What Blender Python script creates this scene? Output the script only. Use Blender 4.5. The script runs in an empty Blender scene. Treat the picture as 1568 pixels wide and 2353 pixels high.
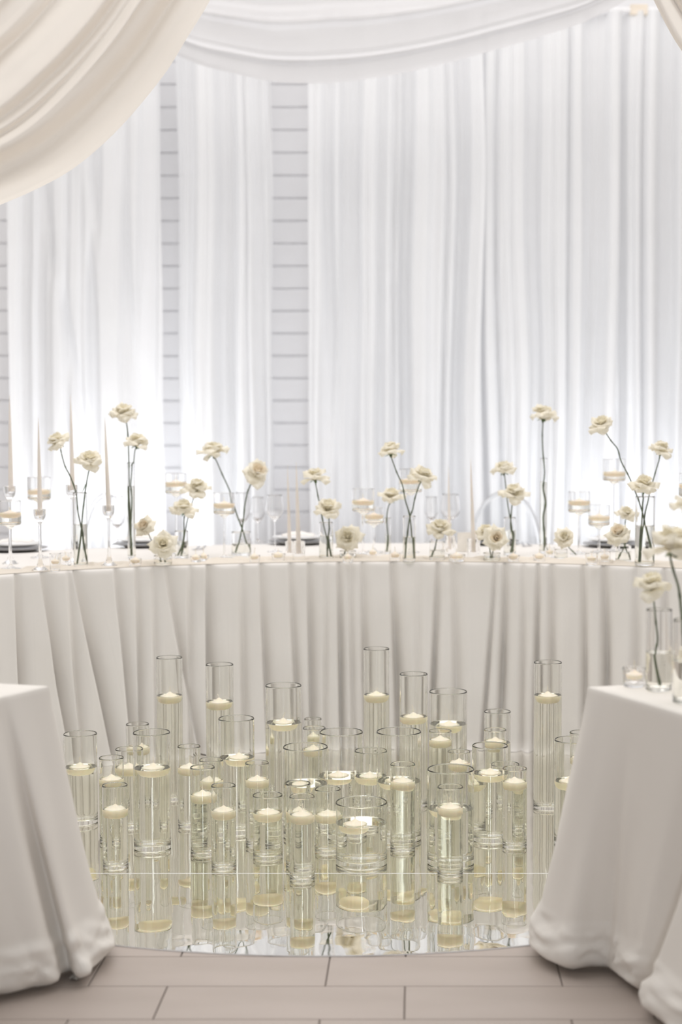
import bpy, bmesh, math, random
from mathutils import Vector, Matrix, Quaternion, noise

rnd = random.Random(7)
S = bpy.context.scene
C = S.collection

# ------------------------------------------------------------------ camera
F, CX, CY, HZ, HC = 3600.0, 960.0, 1176.5, 970.0, 1.341   # focal px, axis px, horizon row, camera height
PITCH = math.atan((CY - HZ) / F)
cam_d = bpy.data.cameras.new('camera')
cam = bpy.data.objects.new('camera', cam_d)
C.objects.link(cam)
cam.location = (0, 0, HC)
cam.rotation_euler = (math.pi / 2 - PITCH, 0, 0)
cam_d.sensor_fit = 'VERTICAL'
cam_d.sensor_height = 36.0
cam_d.lens = F / 2353.0 * 36.0
cam_d.shift_x = (784.0 - CX) / 2353.0
cam_d.clip_end = 100
cam_d.dof.use_dof = True
cam_d.dof.focus_distance = 4.95
cam_d.dof.aperture_fstop = 2.1
S.camera = cam

# ------------------------------------------------------------------ light
S.view_settings.view_transform = 'Standard'
S.view_settings.look = 'None'
S.view_settings.gamma = 1.0
S.view_settings.use_curve_mapping = False
S.view_settings.exposure = 0.16
cy = S.cycles
cy.max_bounces = 34
cy.transmission_bounces = 34
cy.transparent_max_bounces = 24
cy.glossy_bounces = 24
cy.diffuse_bounces = 4
cy.sample_clamp_indirect = 6.0
cy.caustics_reflective = True
cy.blur_glossy = 0.0
cy.use_adaptive_sampling = True
cy.adaptive_threshold = 0.1
cy.caustics_refractive = True

W = bpy.data.worlds.new('room_light')
S.world = W
W.use_nodes = True
bg = W.node_tree.nodes['Background']
bg.inputs[0].default_value = (1.0, 0.965, 0.925, 1)
bg.inputs[1].default_value = 0.37


def area(name, loc, target, sx, sy, power, col):
    d = bpy.data.lights.new(name, 'AREA')
    d.shape = 'RECTANGLE'
    d.size, d.size_y, d.energy, d.color = sx, sy, power, col
    o = bpy.data.objects.new(name, d)
    C.objects.link(o)
    o.location = loc
    o.rotation_euler = (Vector(target) - Vector(loc)).to_track_quat('-Z', 'Y').to_euler()
    return o


def spot(name, loc, target, power, col, ang, blend=1.0, rad=0.06):
    d = bpy.data.lights.new(name, 'SPOT')
    d.energy, d.color, d.spot_size, d.spot_blend, d.shadow_soft_size = power, col, ang, blend, rad
    o = bpy.data.objects.new(name, d)
    C.objects.link(o)
    o.location = loc
    o.rotation_euler = (Vector(target) - Vector(loc)).to_track_quat('-Z', 'Y').to_euler()
    return o


area('window_behind_offscreen', (0.45, -4.6, 1.9), (0, 5, 1.2), 0.40, 2.6, 60, (0.86, 0.93, 1.0))
area('ceiling_light_offscreen', (0.0, 5.3, 4.95), (0, 5.3, 0), 9.0, 6.4, 310, (1.0, 0.97, 0.945))
YC = 9.1                                                    # curtain line
# uplights on the floor behind the head table: where the photograph shows their glow and bright streaks on the curtains
for px, pw, off in ((110, 50, 0.50), (330, 50, 0.50), (455, 38, 0.55), (760, 20, 0.80), (930, 17, 0.80), (1150, 24, 0.75), (1350, 42, 0.55), (1530, 56, 0.50)):
    x = (px - CX) * YC / F
    spot('floor_uplight', (x, YC - off, 0.12), (x, YC + 0.1, 2.4), pw, (0.945, 0.97, 1.0), math.radians(95))



# ------------------------------------------------------------------ pixel helpers
RM = Matrix.Rotation(math.pi / 2 - PITCH, 3, 'X')


def ray(px, py):
    return RM @ Vector(((px - CX) / F, -(py - CY) / F, -1.0))


def on_z(px, py, z=0.0):
    d = ray(px, py)
    t = (z - HC) / d.z
    return Vector((0, 0, HC)) + d * t


def at_y(px, py, Y):
    d = ray(px, py)
    return Vector((0, 0, HC)) + d * (Y / d.y)


# ------------------------------------------------------------------ materials
def mat(name):
    m = bpy.data.materials.new(name)
    m.use_nodes = True
    nt = m.node_tree
    return m, nt, nt.nodes['Principled BSDF'], nt.nodes['Material Output']


def noise_color(nt, b, c1, c2, scale, coord='Object', detail=3, stretch=None):
    tc = nt.nodes.new('ShaderNodeTexCoord')
    n = nt.nodes.new('ShaderNodeTexNoise')
    n.inputs['Scale'].default_value = scale
    n.inputs['Detail'].default_value = detail
    src = tc.outputs[coord]
    if stretch:
        mp = nt.nodes.new('ShaderNodeMapping')
        mp.inputs['Scale'].default_value = stretch
        nt.links.new(src, mp.inputs[0])
        src = mp.outputs[0]
    nt.links.new(src, n.inputs['Vector'])
    r = nt.nodes.new('ShaderNodeValToRGB')
    r.color_ramp.elements[0].position = 0.3
    r.color_ramp.elements[1].position = 0.7
    r.color_ramp.elements[0].color = (*c1, 1)
    r.color_ramp.elements[1].color = (*c2, 1)
    nt.links.new(n.outputs['Fac'], r.inputs[0])
    nt.links.new(r.outputs[0], b.inputs['Base Color'])
    return n, r


def bump(nt, b, height_out, strength, dist=0.01):
    bp = nt.nodes.new('ShaderNodeBump')
    bp.inputs['Strength'].default_value = strength
    bp.inputs['Distance'].default_value = dist
    nt.links.new(height_out, bp.inputs['Height'])
    nt.links.new(bp.outputs[0], b.inputs['Normal'])
    return bp


def cloth_mat(name, col, transl=0.0, transp=0.0, weave=True, rough=0.85, sheen=0.0, tcol=None):
    m, nt, b, out = mat(name)
    b.inputs['Roughness'].default_value = rough
    b.inputs['Specular IOR Level'].default_value = 0.2
    c2 = tuple(min(1, c * 1.03) for c in col)
    noise_color(nt, b, col, c2, 4)
    if weave:
        tc = nt.nodes.new('ShaderNodeTexCoord')
        n = nt.nodes.new('ShaderNodeTexNoise')
        n.inputs['Scale'].default_value = 420
        nt.links.new(tc.outputs['Object'], n.inputs['Vector'])
        bump(nt, b, n.outputs['Fac'], 0.12, 0.002)
    last = b.outputs[0]
    if transl > 0:
        t = nt.nodes.new('ShaderNodeBsdfTranslucent')
        t.inputs[0].default_value = (*(tcol or col), 1)
        mx = nt.nodes.new('ShaderNodeMixShader')
        mx.inputs[0].default_value = transl
        nt.links.new(last, mx.inputs[1])
        nt.links.new(t.outputs[0], mx.inputs[2])
        last = mx.outputs[0]
    if transp > 0:
        t = nt.nodes.new('ShaderNodeBsdfTransparent')
        mx = nt.nodes.new('ShaderNodeMixShader')
        mx.inputs[0].default_value = transp
        nt.links.new(last, mx.inputs[1])
        nt.links.new(t.outputs[0], mx.inputs[2])
        last = mx.outputs[0]
    nt.links.new(last, out.inputs['Surface'])
    return m


def glass_mat(name, col, ior, rough=0.0):
    m, nt, b, out = mat(name)
    b.inputs['Base Color'].default_value = (*col, 1)
    b.inputs['Transmission Weight'].default_value = 1.0
    b.inputs['IOR'].default_value = ior
    b.inputs['Roughness'].default_value = rough
    return m


def plain(name, col, rough=0.5, metal=0.0, vary=0.06, scale=30, sub=0.0, spec=0.5):
    m, nt, b, out = mat(name)
    c1 = tuple(max(0, c * (1 - vary)) for c in col)
    c2 = tuple(min(1, c * (1 + vary)) for c in col)
    noise_color(nt, b, c1, c2, scale)
    b.inputs['Roughness'].default_value = rough
    b.inputs['Metallic'].default_value = metal
    b.inputs['Specular IOR Level'].default_value = spec
    if sub:
        b.inputs['Subsurface Weight'].default_value = sub
        b.inputs['Subsurface Radius'].default_value = (0.02, 0.016, 0.011)
        b.inputs['Subsurface Scale'].default_value = 1.0
    return m


M = {}
M['linen'] = cloth_mat('ivory_linen', (0.83, 0.805, 0.78))
M['side_linen'] = cloth_mat('ivory_side_linen', (0.78, 0.75, 0.71))
M['runner'] = cloth_mat('cream_chiffon', (0.88, 0.82, 0.74), transl=0.25)
M['swag'] = cloth_mat('cream_swag_fabric', (0.83, 0.79, 0.745), transl=0.35, transp=0.0, tcol=(0.88, 0.83, 0.77))
M['swag_white'] = cloth_mat('white_sheer_swag', (0.88, 0.88, 0.90), transl=0.35, transp=0.12)
M['curtain'] = cloth_mat('white_sheer_curtain', (0.90, 0.907, 0.922), transl=0.3, transp=0.07, weave=False)
M['board'] = plain('white_painted_board', (0.84, 0.84, 0.86), 0.6, vary=0.02, scale=3)
M['gap'] = plain('board_gap_grey', (0.80, 0.80, 0.82), 0.9)
M['glass'] = glass_mat('clear_glass', (0.985, 0.988, 0.972), 1.46)
M['glass_thin'] = glass_mat('crystal_glass', (0.99, 0.99, 0.99), 1.46)
M['water'] = glass_mat('still_water', (0.972, 0.966, 0.915), 1.33)
M['acrylic'] = glass_mat('clear_acrylic', (0.97, 0.98, 0.99), 1.3)
M['wax'] = plain('ivory_wax', (0.90, 0.835, 0.70), 0.45, vary=0.03, scale=25, sub=0.65)
M['wax_blush'] = plain('blush_wax', (0.88, 0.78, 0.67), 0.5, vary=0.03, scale=25, sub=0.8)
M['taper'] = plain('pale_taper_wax', (0.86, 0.80, 0.75), 0.5, vary=0.02, sub=0.2)
M['wick'] = plain('cotton_wick', (0.86, 0.80, 0.68), 0.9)
M['stem'] = plain('green_stem', (0.065, 0.095, 0.035), 0.5, vary=0.35, scale=60)
M['leaf'] = plain('green_leaf', (0.08, 0.17, 0.05), 0.5, vary=0.3, scale=60)
M['plate'] = plain('white_china', (0.86, 0.86, 0.86), 0.15)
M['charger'] = plain('grey_charger', (0.30, 0.29, 0.29), 0.25)
M['napkin'] = cloth_mat('white_napkin', (0.88, 0.85, 0.82))
M['silver'] = plain('steel_cutlery', (0.55, 0.55, 0.57), 0.2, metal=1.0)
M['wood'] = plain('table_wood', (0.62, 0.48, 0.33), 0.6, vary=0.2)
M['pale_wood'] = plain('pale_wood', (0.80, 0.72, 0.62), 0.6)
M['paper'] = plain('cream_card', (0.82, 0.78, 0.72), 0.8)
M['edge'] = plain('white_acrylic_edge', (0.85, 0.85, 0.86), 0.25)


def petal_mat(name, c1, c2):
    m, nt, b, out = mat(name)
    b.inputs['Roughness'].default_value = 0.6
    b.inputs['Specular IOR Level'].default_value = 0.2
    noise_color(nt, b, c1, c2, 22)
    t = nt.nodes.new('ShaderNodeBsdfTranslucent')
    t.inputs[0].default_value = (0.98, 0.94, 0.82, 1)
    mx = nt.nodes.new('ShaderNodeMixShader')
    mx.inputs[0].default_value = 0.42
    nt.links.new(b.outputs[0], mx.inputs[1])
    nt.links.new(t.outputs[0], mx.inputs[2])
    nt.links.new(mx.outputs[0], out.inputs['Surface'])
    return m


M['petal'] = petal_mat('cream_petal', (0.95, 0.915, 0.82), (0.97, 0.945, 0.87))
M['petal_in'] = petal_mat('cream_inner_petal', (0.95, 0.90, 0.74), (0.96, 0.92, 0.79))
M['petal_peach'] = petal_mat('peach_inner_petal', (0.93, 0.80, 0.62), (0.94, 0.84, 0.70))

# mirror: slightly wavy silvered acrylic
m, nt, b, out = mat('mirror_acrylic')
b.inputs['Base Color'].default_value = (0.90, 0.885, 0.84, 1)
b.inputs['Metallic'].default_value = 1.0
b.inputs['Roughness'].default_value = 0.015
tc = nt.nodes.new('ShaderNodeTexCoord')
n = nt.nodes.new('ShaderNodeTexNoise')
n.inputs['Scale'].default_value = 7.0
n.inputs['Detail'].default_value = 1.0
nt.links.new(tc.outputs['Object'], n.inputs['Vector'])
bump(nt, b, n.outputs['Fac'], 0.05, 0.02)
M['mirror'] = m

# tile
m, nt, b, out = mat('greige_tile')
b.inputs['Roughness'].default_value = 0.42
b.inputs['Specular IOR Level'].default_value = 0.4
noise_color(nt, b, (0.405, 0.350, 0.315), (0.465, 0.405, 0.37), 2.2, detail=6, stretch=(0.7, 3, 1))
M['tile'] = m
M['grout'] = plain('dark_grout', (0.16, 0.135, 0.12), 0.9)


# ------------------------------------------------------------------ mesh helpers
def link(name, me, m, parent=None):
    o = bpy.data.objects.new(name, me)
    C.objects.link(o)
    if m is not None and not me.materials:
        me.materials.append(m)
    if parent is not None:
        o.parent = parent
    return o


def tag(o, label, cat, group=None):
    o['label'] = label
    o['category'] = cat
    if group:
        o['group'] = group
    return o


def struct(o):
    o['kind'] = 'structure'
    return o


def empty(name, loc=(0, 0, 0)):
    o = bpy.data.objects.new(name, None)
    C.objects.link(o)
    o.location = loc
    o.empty_display_size = 0.05
    return o


def finish(bm, name, smooth=40):
    bmesh.ops.recalc_face_normals(bm, faces=bm.faces)
    lim = math.radians(smooth)
    for f in bm.faces:
        f.smooth = True
    for e in bm.edges:
        if len(e.link_faces) == 2:
            e.smooth = e.calc_face_angle(0) < lim
    me = bpy.data.meshes.new(name)
    bm.to_mesh(me)
    bm.free()
    return me


def lathe(name, prof, seg=40, smooth=40, close=False):
    """prof: list of (r, z); r == 0 closes to a pole."""
    bm = bmesh.new()
    rings = []
    full = [prof[0]]
    for (ra, za), (rb, zb2) in zip(prof[:-1], prof[1:]):      # support rings keep long walls straight in shading
        ln = math.hypot(rb - ra, zb2 - za)
        if ln > 0.012:
            e = 0.0025 / ln
            if ra > 0.0025:
                full.append((ra + (rb - ra) * e, za + (zb2 - za) * e))
            if rb > 0.0025:
                full.append((rb - (rb - ra) * e, zb2 - (zb2 - za) * e))
        full.append((rb, zb2))
    for r, z in full:
        if r < 1e-7:
            rings.append([bm.verts.new((0, 0, z))])
        else:
            rings.append([bm.verts.new((r * math.cos(2 * math.pi * k / seg), r * math.sin(2 * math.pi * k / seg), z)) for k in range(seg)])
    pairs = list(zip(rings[:-1], rings[1:]))
    if close:
        pairs.append((rings[-1], rings[0]))
    for a, b_ in pairs:
        for k in range(seg):
            k2 = (k + 1) % seg
            if len(a) == 1 and len(b_) == 1:
                continue
            if len(a) == 1:
                bm.faces.new((a[0], b_[k], b_[k2]))
            elif len(b_) == 1:
                bm.faces.new((a[k], b_[0], a[k2]))
            else:
                bm.faces.new((a[k], b_[k], b_[k2], a[k2]))
    return finish(bm, name, smooth)


def grid_mesh(name, nu, nv, fn, smooth=180, closed_u=False):
    verts = [fn(i / (nu if closed_u else nu - 1), j / (nv - 1)) for j in range(nv) for i in range(nu)]
    faces = []
    for j in range(nv - 1):
        for i in range(nu if closed_u else nu - 1):
            i2 = (i + 1) % nu
            faces.append((j * nu + i, j * nu + i2, (j + 1) * nu + i2, (j + 1) * nu + i))
    me = bpy.data.meshes.new(name)
    me.from_pydata([tuple(v) for v in verts], [], faces)
    me.polygons.foreach_set('use_smooth', [True] * len(me.polygons))
    me.update()
    return me


def box(bm, x0, x1, y0, y1, z0, z1):
    vs = [bm.verts.new(p) for p in ((x0, y0, z0), (x1, y0, z0), (x1, y1, z0), (x0, y1, z0), (x0, y0, z1), (x1, y0, z1), (x1, y1, z1), (x0, y1, z1))]
    for f in ((0, 3, 2, 1), (4, 5, 6, 7), (0, 1, 5, 4), (1, 2, 6, 5), (2, 3, 7, 6), (3, 0, 4, 7)):
        bm.faces.new([vs[i] for i in f])


def box_mesh(name, x0, x1, y0, y1, z0, z1, bev=0.0):
    bm = bmesh.new()
    box(bm, x0, x1, y0, y1, z0, z1)
    if bev:
        bmesh.ops.bevel(bm, geom=list(bm.edges), offset=bev, segments=1, affect='EDGES')
    return finish(bm, name, 30)


def tube_mesh(name, pts, radii, seg=8):
    bm = bmesh.new()
    rings = []
    n_ = len(pts)
    prev = None
    for i, p in enumerate(pts):
        d = (pts[min(i + 1, n_ - 1)] - pts[max(i - 1, 0)]).normalized()
        if prev is None:
            prev = d.orthogonal().normalized()
        a = (prev - d * prev.dot(d)).normalized()
        prev = a
        b_ = d.cross(a)
        r = radii[i] if isinstance(radii, (list, tuple)) else radii
        rings.append([bm.verts.new(p + (a * math.cos(2 * math.pi * k / seg) + b_ * math.sin(2 * math.pi * k / seg)) * r) for k in range(seg)])
    for a, b_ in zip(rings[:-1], rings[1:]):
        for k in range(seg):
            bm.faces.new((a[k], a[(k + 1) % seg], b_[(k + 1) % seg], b_[k]))
    bm.faces.new(rings[0][::-1])
    bm.faces.new(rings[-1])
    return finish(bm, name, 60)


def spline(pts, n_=6):
    """Catmull-Rom through the points."""
    out_ = []
    P = [pts[0]] + list(pts) + [pts[-1]]
    for i in range(1, len(P) - 2):
        for k in range(n_):
            t = k / n_
            a, b_, c, d = P[i - 1], P[i], P[i + 1], P[i + 2]
            out_.append(0.5 * ((2 * b_) + (c - a) * t + (2 * a - 5 * b_ + 4 * c - d) * t * t + (3 * b_ - a - 3 * c + d) * t ** 3))
    out_.append(pts[-1].copy())
    return out_


def interp(xs, ys, x):
    if x <= xs[0]:
        return ys[0]
    for a, b_, c, d in zip(xs[:-1], xs[1:], ys[:-1], ys[1:]):
        if x <= b_:
            return c + (d - c) * (x - a) / (b_ - a)
    return ys[-1]


# ================================================================== SETTING
# floor: grout bed and the tiles laid on it
flo = struct(link('floor', box_mesh('floor', -5, 5, -5, 9.6, -0.05, -0.003), M['grout']))
TL, TW, G = 0.566, 0.205, 0.0035
Yl = [on_z(784, y).y for y in (2198, 2267, 2342)]
TW = (Yl[0] - Yl[2]) / 2
tm = {}
tile_me = box_mesh('tile', -TL / 2 + G / 2, TL / 2 - G / 2, -TW / 2 + G / 2, TW / 2 - G / 2, -0.012, 0, 0.0012)
for r in range(-3, 30):
    yc = Yl[0] + (r + 0.5) * TW
    off = -0.030 if r % 2 == 0 else -0.220
    half = 6 if r < 3 else 4
    if r > 4:
        break
    for k in range(-4, 5):
        xc = off + (k + 0.5) * TL
        if abs(xc) < 1.75:
            t = link('tile', tile_me, M['tile'], flo)
            t.location = (xc, yc, 0)
# the rest of the floor, out of sight under mirror and tables
rest = box_mesh('floor_field', -4.9, 4.9, Yl[0] + 5 * TW + 0.002, 9.55, -0.012, 0)
link('floor_field', rest, M['tile'], flo)
rest = box_mesh('floor_field', -4.9, 4.9, -4.9, Yl[0] - 3 * TW - 0.002, -0.012, 0)
link('floor_field', rest, M['tile'], flo)

# shiplap wall
YW = 9.42
wal = struct(link('wall_back', box_mesh('wall_back', -4.2, 4.2, YW, YW + 0.1, 0, 4.7), M['gap']))
PB = 51.0 * YW / F
bd = box_mesh('board', -4.2, 4.2, -0.009, 0, 0.0055, PB - 0.0055, 0.002)
z0 = at_y(670, 508, YW).z
kz = int(z0 / PB)
for i in range(-kz, int((4.7 - z0) / PB)):
    o = link('board', bd, M['board'], wal)
    o.location = (0, YW, z0 + i * PB)


# ================================================================== CURTAINS
def curtain(px0, px1, seed, label, gather=1.0, creases=(), top_z=3.67):
    r = random.Random(seed)
    x0, x1 = (px0 - CX) * YC / F, (px1 - CX) * YC / F
    w = x1 - x0
    fr = [(r.uniform(5, 8), r.uniform(0, 6.28), 0.5), (r.uniform(9, 14), r.uniform(0, 6.28), 0.38), (r.uniform(18, 26), r.uniform(0, 6.28), 0.22), (r.uniform(34, 44), r.uniform(0, 6.28), 0.10)]
    nu = max(40, int(w / 0.011))

    def fn(u, v):
        x = x0 + w * u
        z = top_z * v + 0.01
        k = 0.10 * gather * (0.65 + 0.5 * (1 - v))
        warp = 0.05 * noise.noise(Vector((x * 1.3, z * 0.35, seed)))
        d = 0
        for f_, p_, a_ in fr:
            d += a_ * math.sin(2 * math.pi * f_ * (x + warp) / 1.0 * 0.55 + p_)
        d += 0.5 * noise.noise(Vector((x * 5, z * 0.25, seed + 3)))
        for cx_, cz_, sl, wd, am in creases:
            q = (x - cx_ - sl * (z - cz_)) / wd
            d += am * math.exp(-q * q) * max(0, 1 - abs(z - cz_) / 1.6)
        d = 0.9 * math.tanh(2.0 * d)
        edge = min(u, 1 - u) * w
        xx = x + 0.02 * noise.noise(Vector((u * 3, z * 0.9, seed + 9))) * (1 if 0.02 < edge else 1.0)
        return (xx, YC + k * d, z)
    o = link('curtain', grid_mesh('curtain', nu, 46, fn), M['curtain'])
    tag(o, label, 'curtain', 'white sheer curtains along the shiplap wall')
    return o


XC = lambda px: (px - CX) * YC / F
curtain(28, 377, 1, 'smooth white sheer curtain panel behind the four tall taper candles', 0.55,
        [(XC(150), 2.0, -0.16, 0.03, 1.0), (XC(235), 2.2, -0.12, 0.035, -1.2), (XC(300), 1.9, -0.05, 0.03, 1.0)])
curtain(414, 627, 2, 'narrow white sheer curtain panel between two strips of bare shiplap wall', 1.0)
curtain(713, 1108, 3, 'pleated white sheer curtain panel hanging behind the paired slim tapers', 1.0,
        [(XC(760), 1.9, -0.03, 0.03, 1.0)])
curtain(1104, 1420, 4, 'pleated white sheer curtain panel behind the tallest single rose', 1.0)
curtain(1415, 1790, 5, 'pleated white sheer curtain panel behind the three-rose vase', 1.0)
# curtain rod carrying them
rod = link('curtain_rod', tube_mesh('curtain_rod', [Vector((-3.2, YC, 3.69)), Vector((3.2, YC, 3.69))], 0.018, 12), M['board'])
tag(rod, 'long white rod from which the sheer curtains hang', 'curtain rod')
for x in (-3.0, -1.0, 1.0, 3.0):
    link('bracket', box_mesh('bracket', x - 0.02, x + 0.02, YC, YW, 3.675, 3.705), M['board'], rod)
xw = (1460 - CX) * YC / F
link('wooden_joint', box_mesh('wooden_joint', xw - 0.05, xw + 0.05, YC - 0.022, YC + 0.022, 3.66, 3.72, 0.004), M['pale_wood'], rod)


# ================================================================== SWAGS
def swag(name, label, edge, up, Y0, dY, folds, m, seed, amp, nu=90, nv=120, ridges=(), prof=None):
    """edge: pixel points of the lower edge; up: pixel offset per v toward the inner side."""
    r = random.Random(seed)
    ph = [r.uniform(0, 6.28) for _ in range(4)]
    E = spline([Vector((a, b_, 0)) for a, b_ in edge], 10)

    def fn(u, v):
        q = u * (len(E) - 1)
        i = min(int(q), len(E) - 2)
        p = E[i].lerp(E[i + 1], q - i)
        conv = interp([0, 0.5, 1], up[2], u)
        w_ = v + 0.02 * math.sin(u * 5 + ph[3])
        px = p.x + up[0] * w_ * conv
        py = p.y + up[1] * w_ * conv
        d = 0
        for k, (f_, a_) in enumerate(folds):
            d += a_ * math.sin(2 * math.pi * f_ * v + ph[k % 4] + 0.8 * math.sin(u * 2.3 + k))
        for (c_, wd, am) in ridges:
            d += am * math.exp(-((v - c_ - 0.02 * math.sin(3 * u)) / wd) ** 2)
        d += 0.35 * noise.noise(Vector((u * 2.5, v * 9, seed)))
        if prof:
            vv = v + 0.018 * math.sin(2.6 * u + 1) + 0.012 * noise.noise(Vector((u * 3, v * 2, seed)))
            pd = sum(interp(prof[0], prof[1], vv + e) for e in (-0.012, -0.006, 0, 0.006, 0.012)) / 5
            return at_y(px, py, Y0 + dY * v + pd * min(1, v / 0.02) + 0.012 * noise.noise(Vector((u * 2.5, v * 14, seed))) + 0.008 * math.sin(v * 60 + 4 * math.sin(u * 2)))
        fade = min(1, v / 0.03)
        return at_y(px, py, Y0 + dY * v + amp * d * fade)
    o = link(name, grid_mesh(name, nu, nv, fn), m)
    return tag(o, label, 'drape', None)


swag('ceiling_drape', 'cream folded fabric drape sweeping down over the bare side table',
     [(-260, 560), (-100, 510), (0, 465), (70, 432), (150, 388), (225, 330), (300, 258), (380, 165), (430, 92), (490, 0), (560, -140), (600, -260)],
     (-420, -300, [1.0, 1.0, 0.8]), 4.7, 0.30, [], M['swag'], 11, 0.10, nv=200,
     prof=([0, 0.16, 0.31, 0.335, 0.37, 0.40, 0.45, 0.50, 0.63, 0.70, 0.80, 0.88, 1.0], [0, 0.13, 0.0, 0.09, 0.05, 0.08, 0.03, 0.05, 0.17, 0.08, 0.14, 0.06, 0.05]))
swag('ceiling_drape', 'cream folded fabric drape sweeping down over the flowered side table',
     [(1380, -260), (1430, -130), (1497, 0), (1530, 56), (1568, 110), (1640, 200), (1740, 300), (1860, 370)],
     (300, -240, [0.8, 1.0, 1.0]), 4.7, 0.8, [(2.0, 0.55), (5.2, 0.3)], M['swag'], 12, 0.09, nu=50, nv=60,
     ridges=[(0.10, 0.02, 0.6), (0.2, 0.02, -0.6)])
swag('ceiling_drape', 'white sheer swag hanging in front of the curtains in one deep curve',
     [(200, -60), (300, 55), (380, 112), (423, 134), (474, 155), (541, 173), (612, 190), (680, 197), (760, 197), (850, 187), (950, 168), (1050, 143), (1150, 113), (1250, 82), (1350, 46), (1450, -10), (1520, -80)],
     (0, -330, [0.7, 1.0, 0.7]), 8.0, -0.5, [(1.5, 0.5), (3.3, 0.4)], M['swag_white'], 13, 0.030, nu=100, nv=70,
     ridges=[(0.14, 0.02, 0.8), (0.18, 0.015, -0.7), (0.42, 0.03, 0.8), (0.55, 0.03, -0.6)])

# ================================================================== HEAD TABLE
TT = 0.770                                    # cloth surface
AX, AY, AR = -0.10, 4.17, 2.25                # arc centre and inner radius
AD = 1.02


def arc_a(px, y=1305):
    Y = 6.3
    a = 0
    for _ in range(8):
        X = (px - CX) * Y / F
        a = math.asin(max(-0.98, min(0.98, (X - AX) / AR)))
        Y = AY + AR * math.cos(a)
    return a


def arc_p(a, r, z):
    return Vector((AX + r * math.sin(a), AY + r * math.cos(a), z))


A0, A1 = math.radians(-56), math.radians(47)
ht = empty('banquet_table', arc_p(0, AR + 0.5, 0))
tag(ht, 'curved head table hidden under the pleated ivory cloth', 'table')


def slab(u, v):
    a = A0 + 0.02 + (A1 - A0 - 0.04) * u
    seq = [(AR + 0.03, 0.735), (AR + 0.03, 0.762), (AR + AD - 0.13, 0.762), (AR + AD - 0.13, 0.735), (AR + 0.03, 0.735)]
    r, z = seq[round(v * 4)]
    return arc_p(a, r, z) - ht.location


link('tabletop', grid_mesh('tabletop', 50, 5, slab, closed_u=False), M['wood'], ht)
leg = lathe('leg', [(0, 0.006), (0.022, 0.006), (0.022, 0.735), (0, 0.735)], 12)
for a in (-0.9, -0.3, 0.3, 0.75):
    for r in (AR + 0.2, AR + AD - 0.22):
        o = link('leg', leg, M['wood'], ht)
        o.location = arc_p(a, r, 0) - ht.location

# valleys of the pleats: (px at top, px at hem, half width steep, half width slow, depth)
VAL = [(-60, -70, 10, 30, .8), (32, 34, 5, 34, 1.0), (92, 150, 6, 40, 1.0), (153, 175, 8, 26, .5), (166, 250, 5, 46, 1.1), (262, 296, 6, 34, .9),
       (312, 314, 7, 30, .8), (352, 352, 9, 22, .5), (378, 452, 6, 34, .8), (437, 428, 9, 26, .6), (476, 470, 5, 44, 1.2), (556, 558, 12, 26, .6), (598, 612, 6, 40, .9),
       (667, 684, 8, 30, .8), (709, 712, 5, 42, 1.0), (752, 745, 10, 16, .4), (778, 782, 5, 30, 1.0), (806, 812, 9, 20, .5), (833, 838, 6, 40, .8), (900, 914, 5, 52, 1.2),
       (966, 962, 12, 24, .35), (1006, 990, 5, 30, 1.0), (1044, 1052, 8, 48, .7), (1140, 1112, 5, 18, .7), (1162, 1150, 6, 38, 1.1), (1205, 1206, 8, 24, .5), (1238, 1234, 5, 24, .9),
       (1270, 1274, 8, 40, .8), (1343, 1352, 7, 30, .8), (1388, 1397, 4, 50, 1.2), (1466, 1470, 10, 40, .7), (1530, 1536, 6, 40, .9), (1600, 1610, 6, 40, .9), (1690, 1690, 8, 50, .9)]
VAL = [(arc_a(t), arc_a(b_), s1 / 6.3 * 0.0063, s2 / 6.3 * 0.0038, d) for t, b_, s1, s2, d in VAL]
VAL = [(t * AR, b_ * AR, max(0.008, s1 * 1.5), s2, d) for t, b_, s1, s2, d in VAL]


def cloth(u, v):
    a = A0 + (A1 - A0) * u
    # rows: back skirt, top, rounded edge, front skirt
    if v < 0.06:
        return arc_p(a, AR + AD + 0.01 + 0.02 * math.sin(a * 40) * (1 - v / 0.06), TT * (v / 0.06) * 0.98 + 0.008)
    if v < 0.20:
        q = (v - 0.06) / 0.14
        return arc_p(a, AR + AD * (1 - q) + 0.004, TT)
    t = (v - 0.20) / 0.80
    s = a * AR
    dip = 0.0
    for tp, bt, w1, w2, d in VAL:
        c = tp + (bt - tp) * t
        x = s - c
        if -4 * w1 < x < 3 * w2:
            w_ = w1 if x < 0 else w2
            dip = max(dip, d * math.exp(-(x / w_) ** 2) if x < 0 else d * math.exp(-(x / w_) ** 1.4))
    k = 0.020 + 0.052 * min(1, t * 1.8)
    wob = 0.012 * noise.noise(Vector((s * 5, t * 2.5, 2))) + 0.004 * noise.noise(Vector((s * 16, t * 3, 5)))
    r = AR - 0.012 - 0.045 * t + k * dip + wob * min(1, t * 6)
    z = TT * (1 - t)
    if t < 0.02:
        e = t / 0.02
        r = AR - 0.012 * math.sin(e * math.pi / 2) + k * dip * e
    hem = 0.0046 + 0.006 * max(0, noise.noise(Vector((s * 7, 0, 8))))
    if t > 0.93:
        r -= 0.022 * ((t - 0.93) / 0.07) ** 2 * (1 + 1.2 * noise.noise(Vector((s * 9, 4, 4))))
    return arc_p(a, r, max(z, hem))


hc = link('tablecloth', grid_mesh('tablecloth', 1100, 90, cloth), M['linen'])
tag(hc, 'ivory pleated floor-length cloth covering the curved head table', 'tablecloth')


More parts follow.
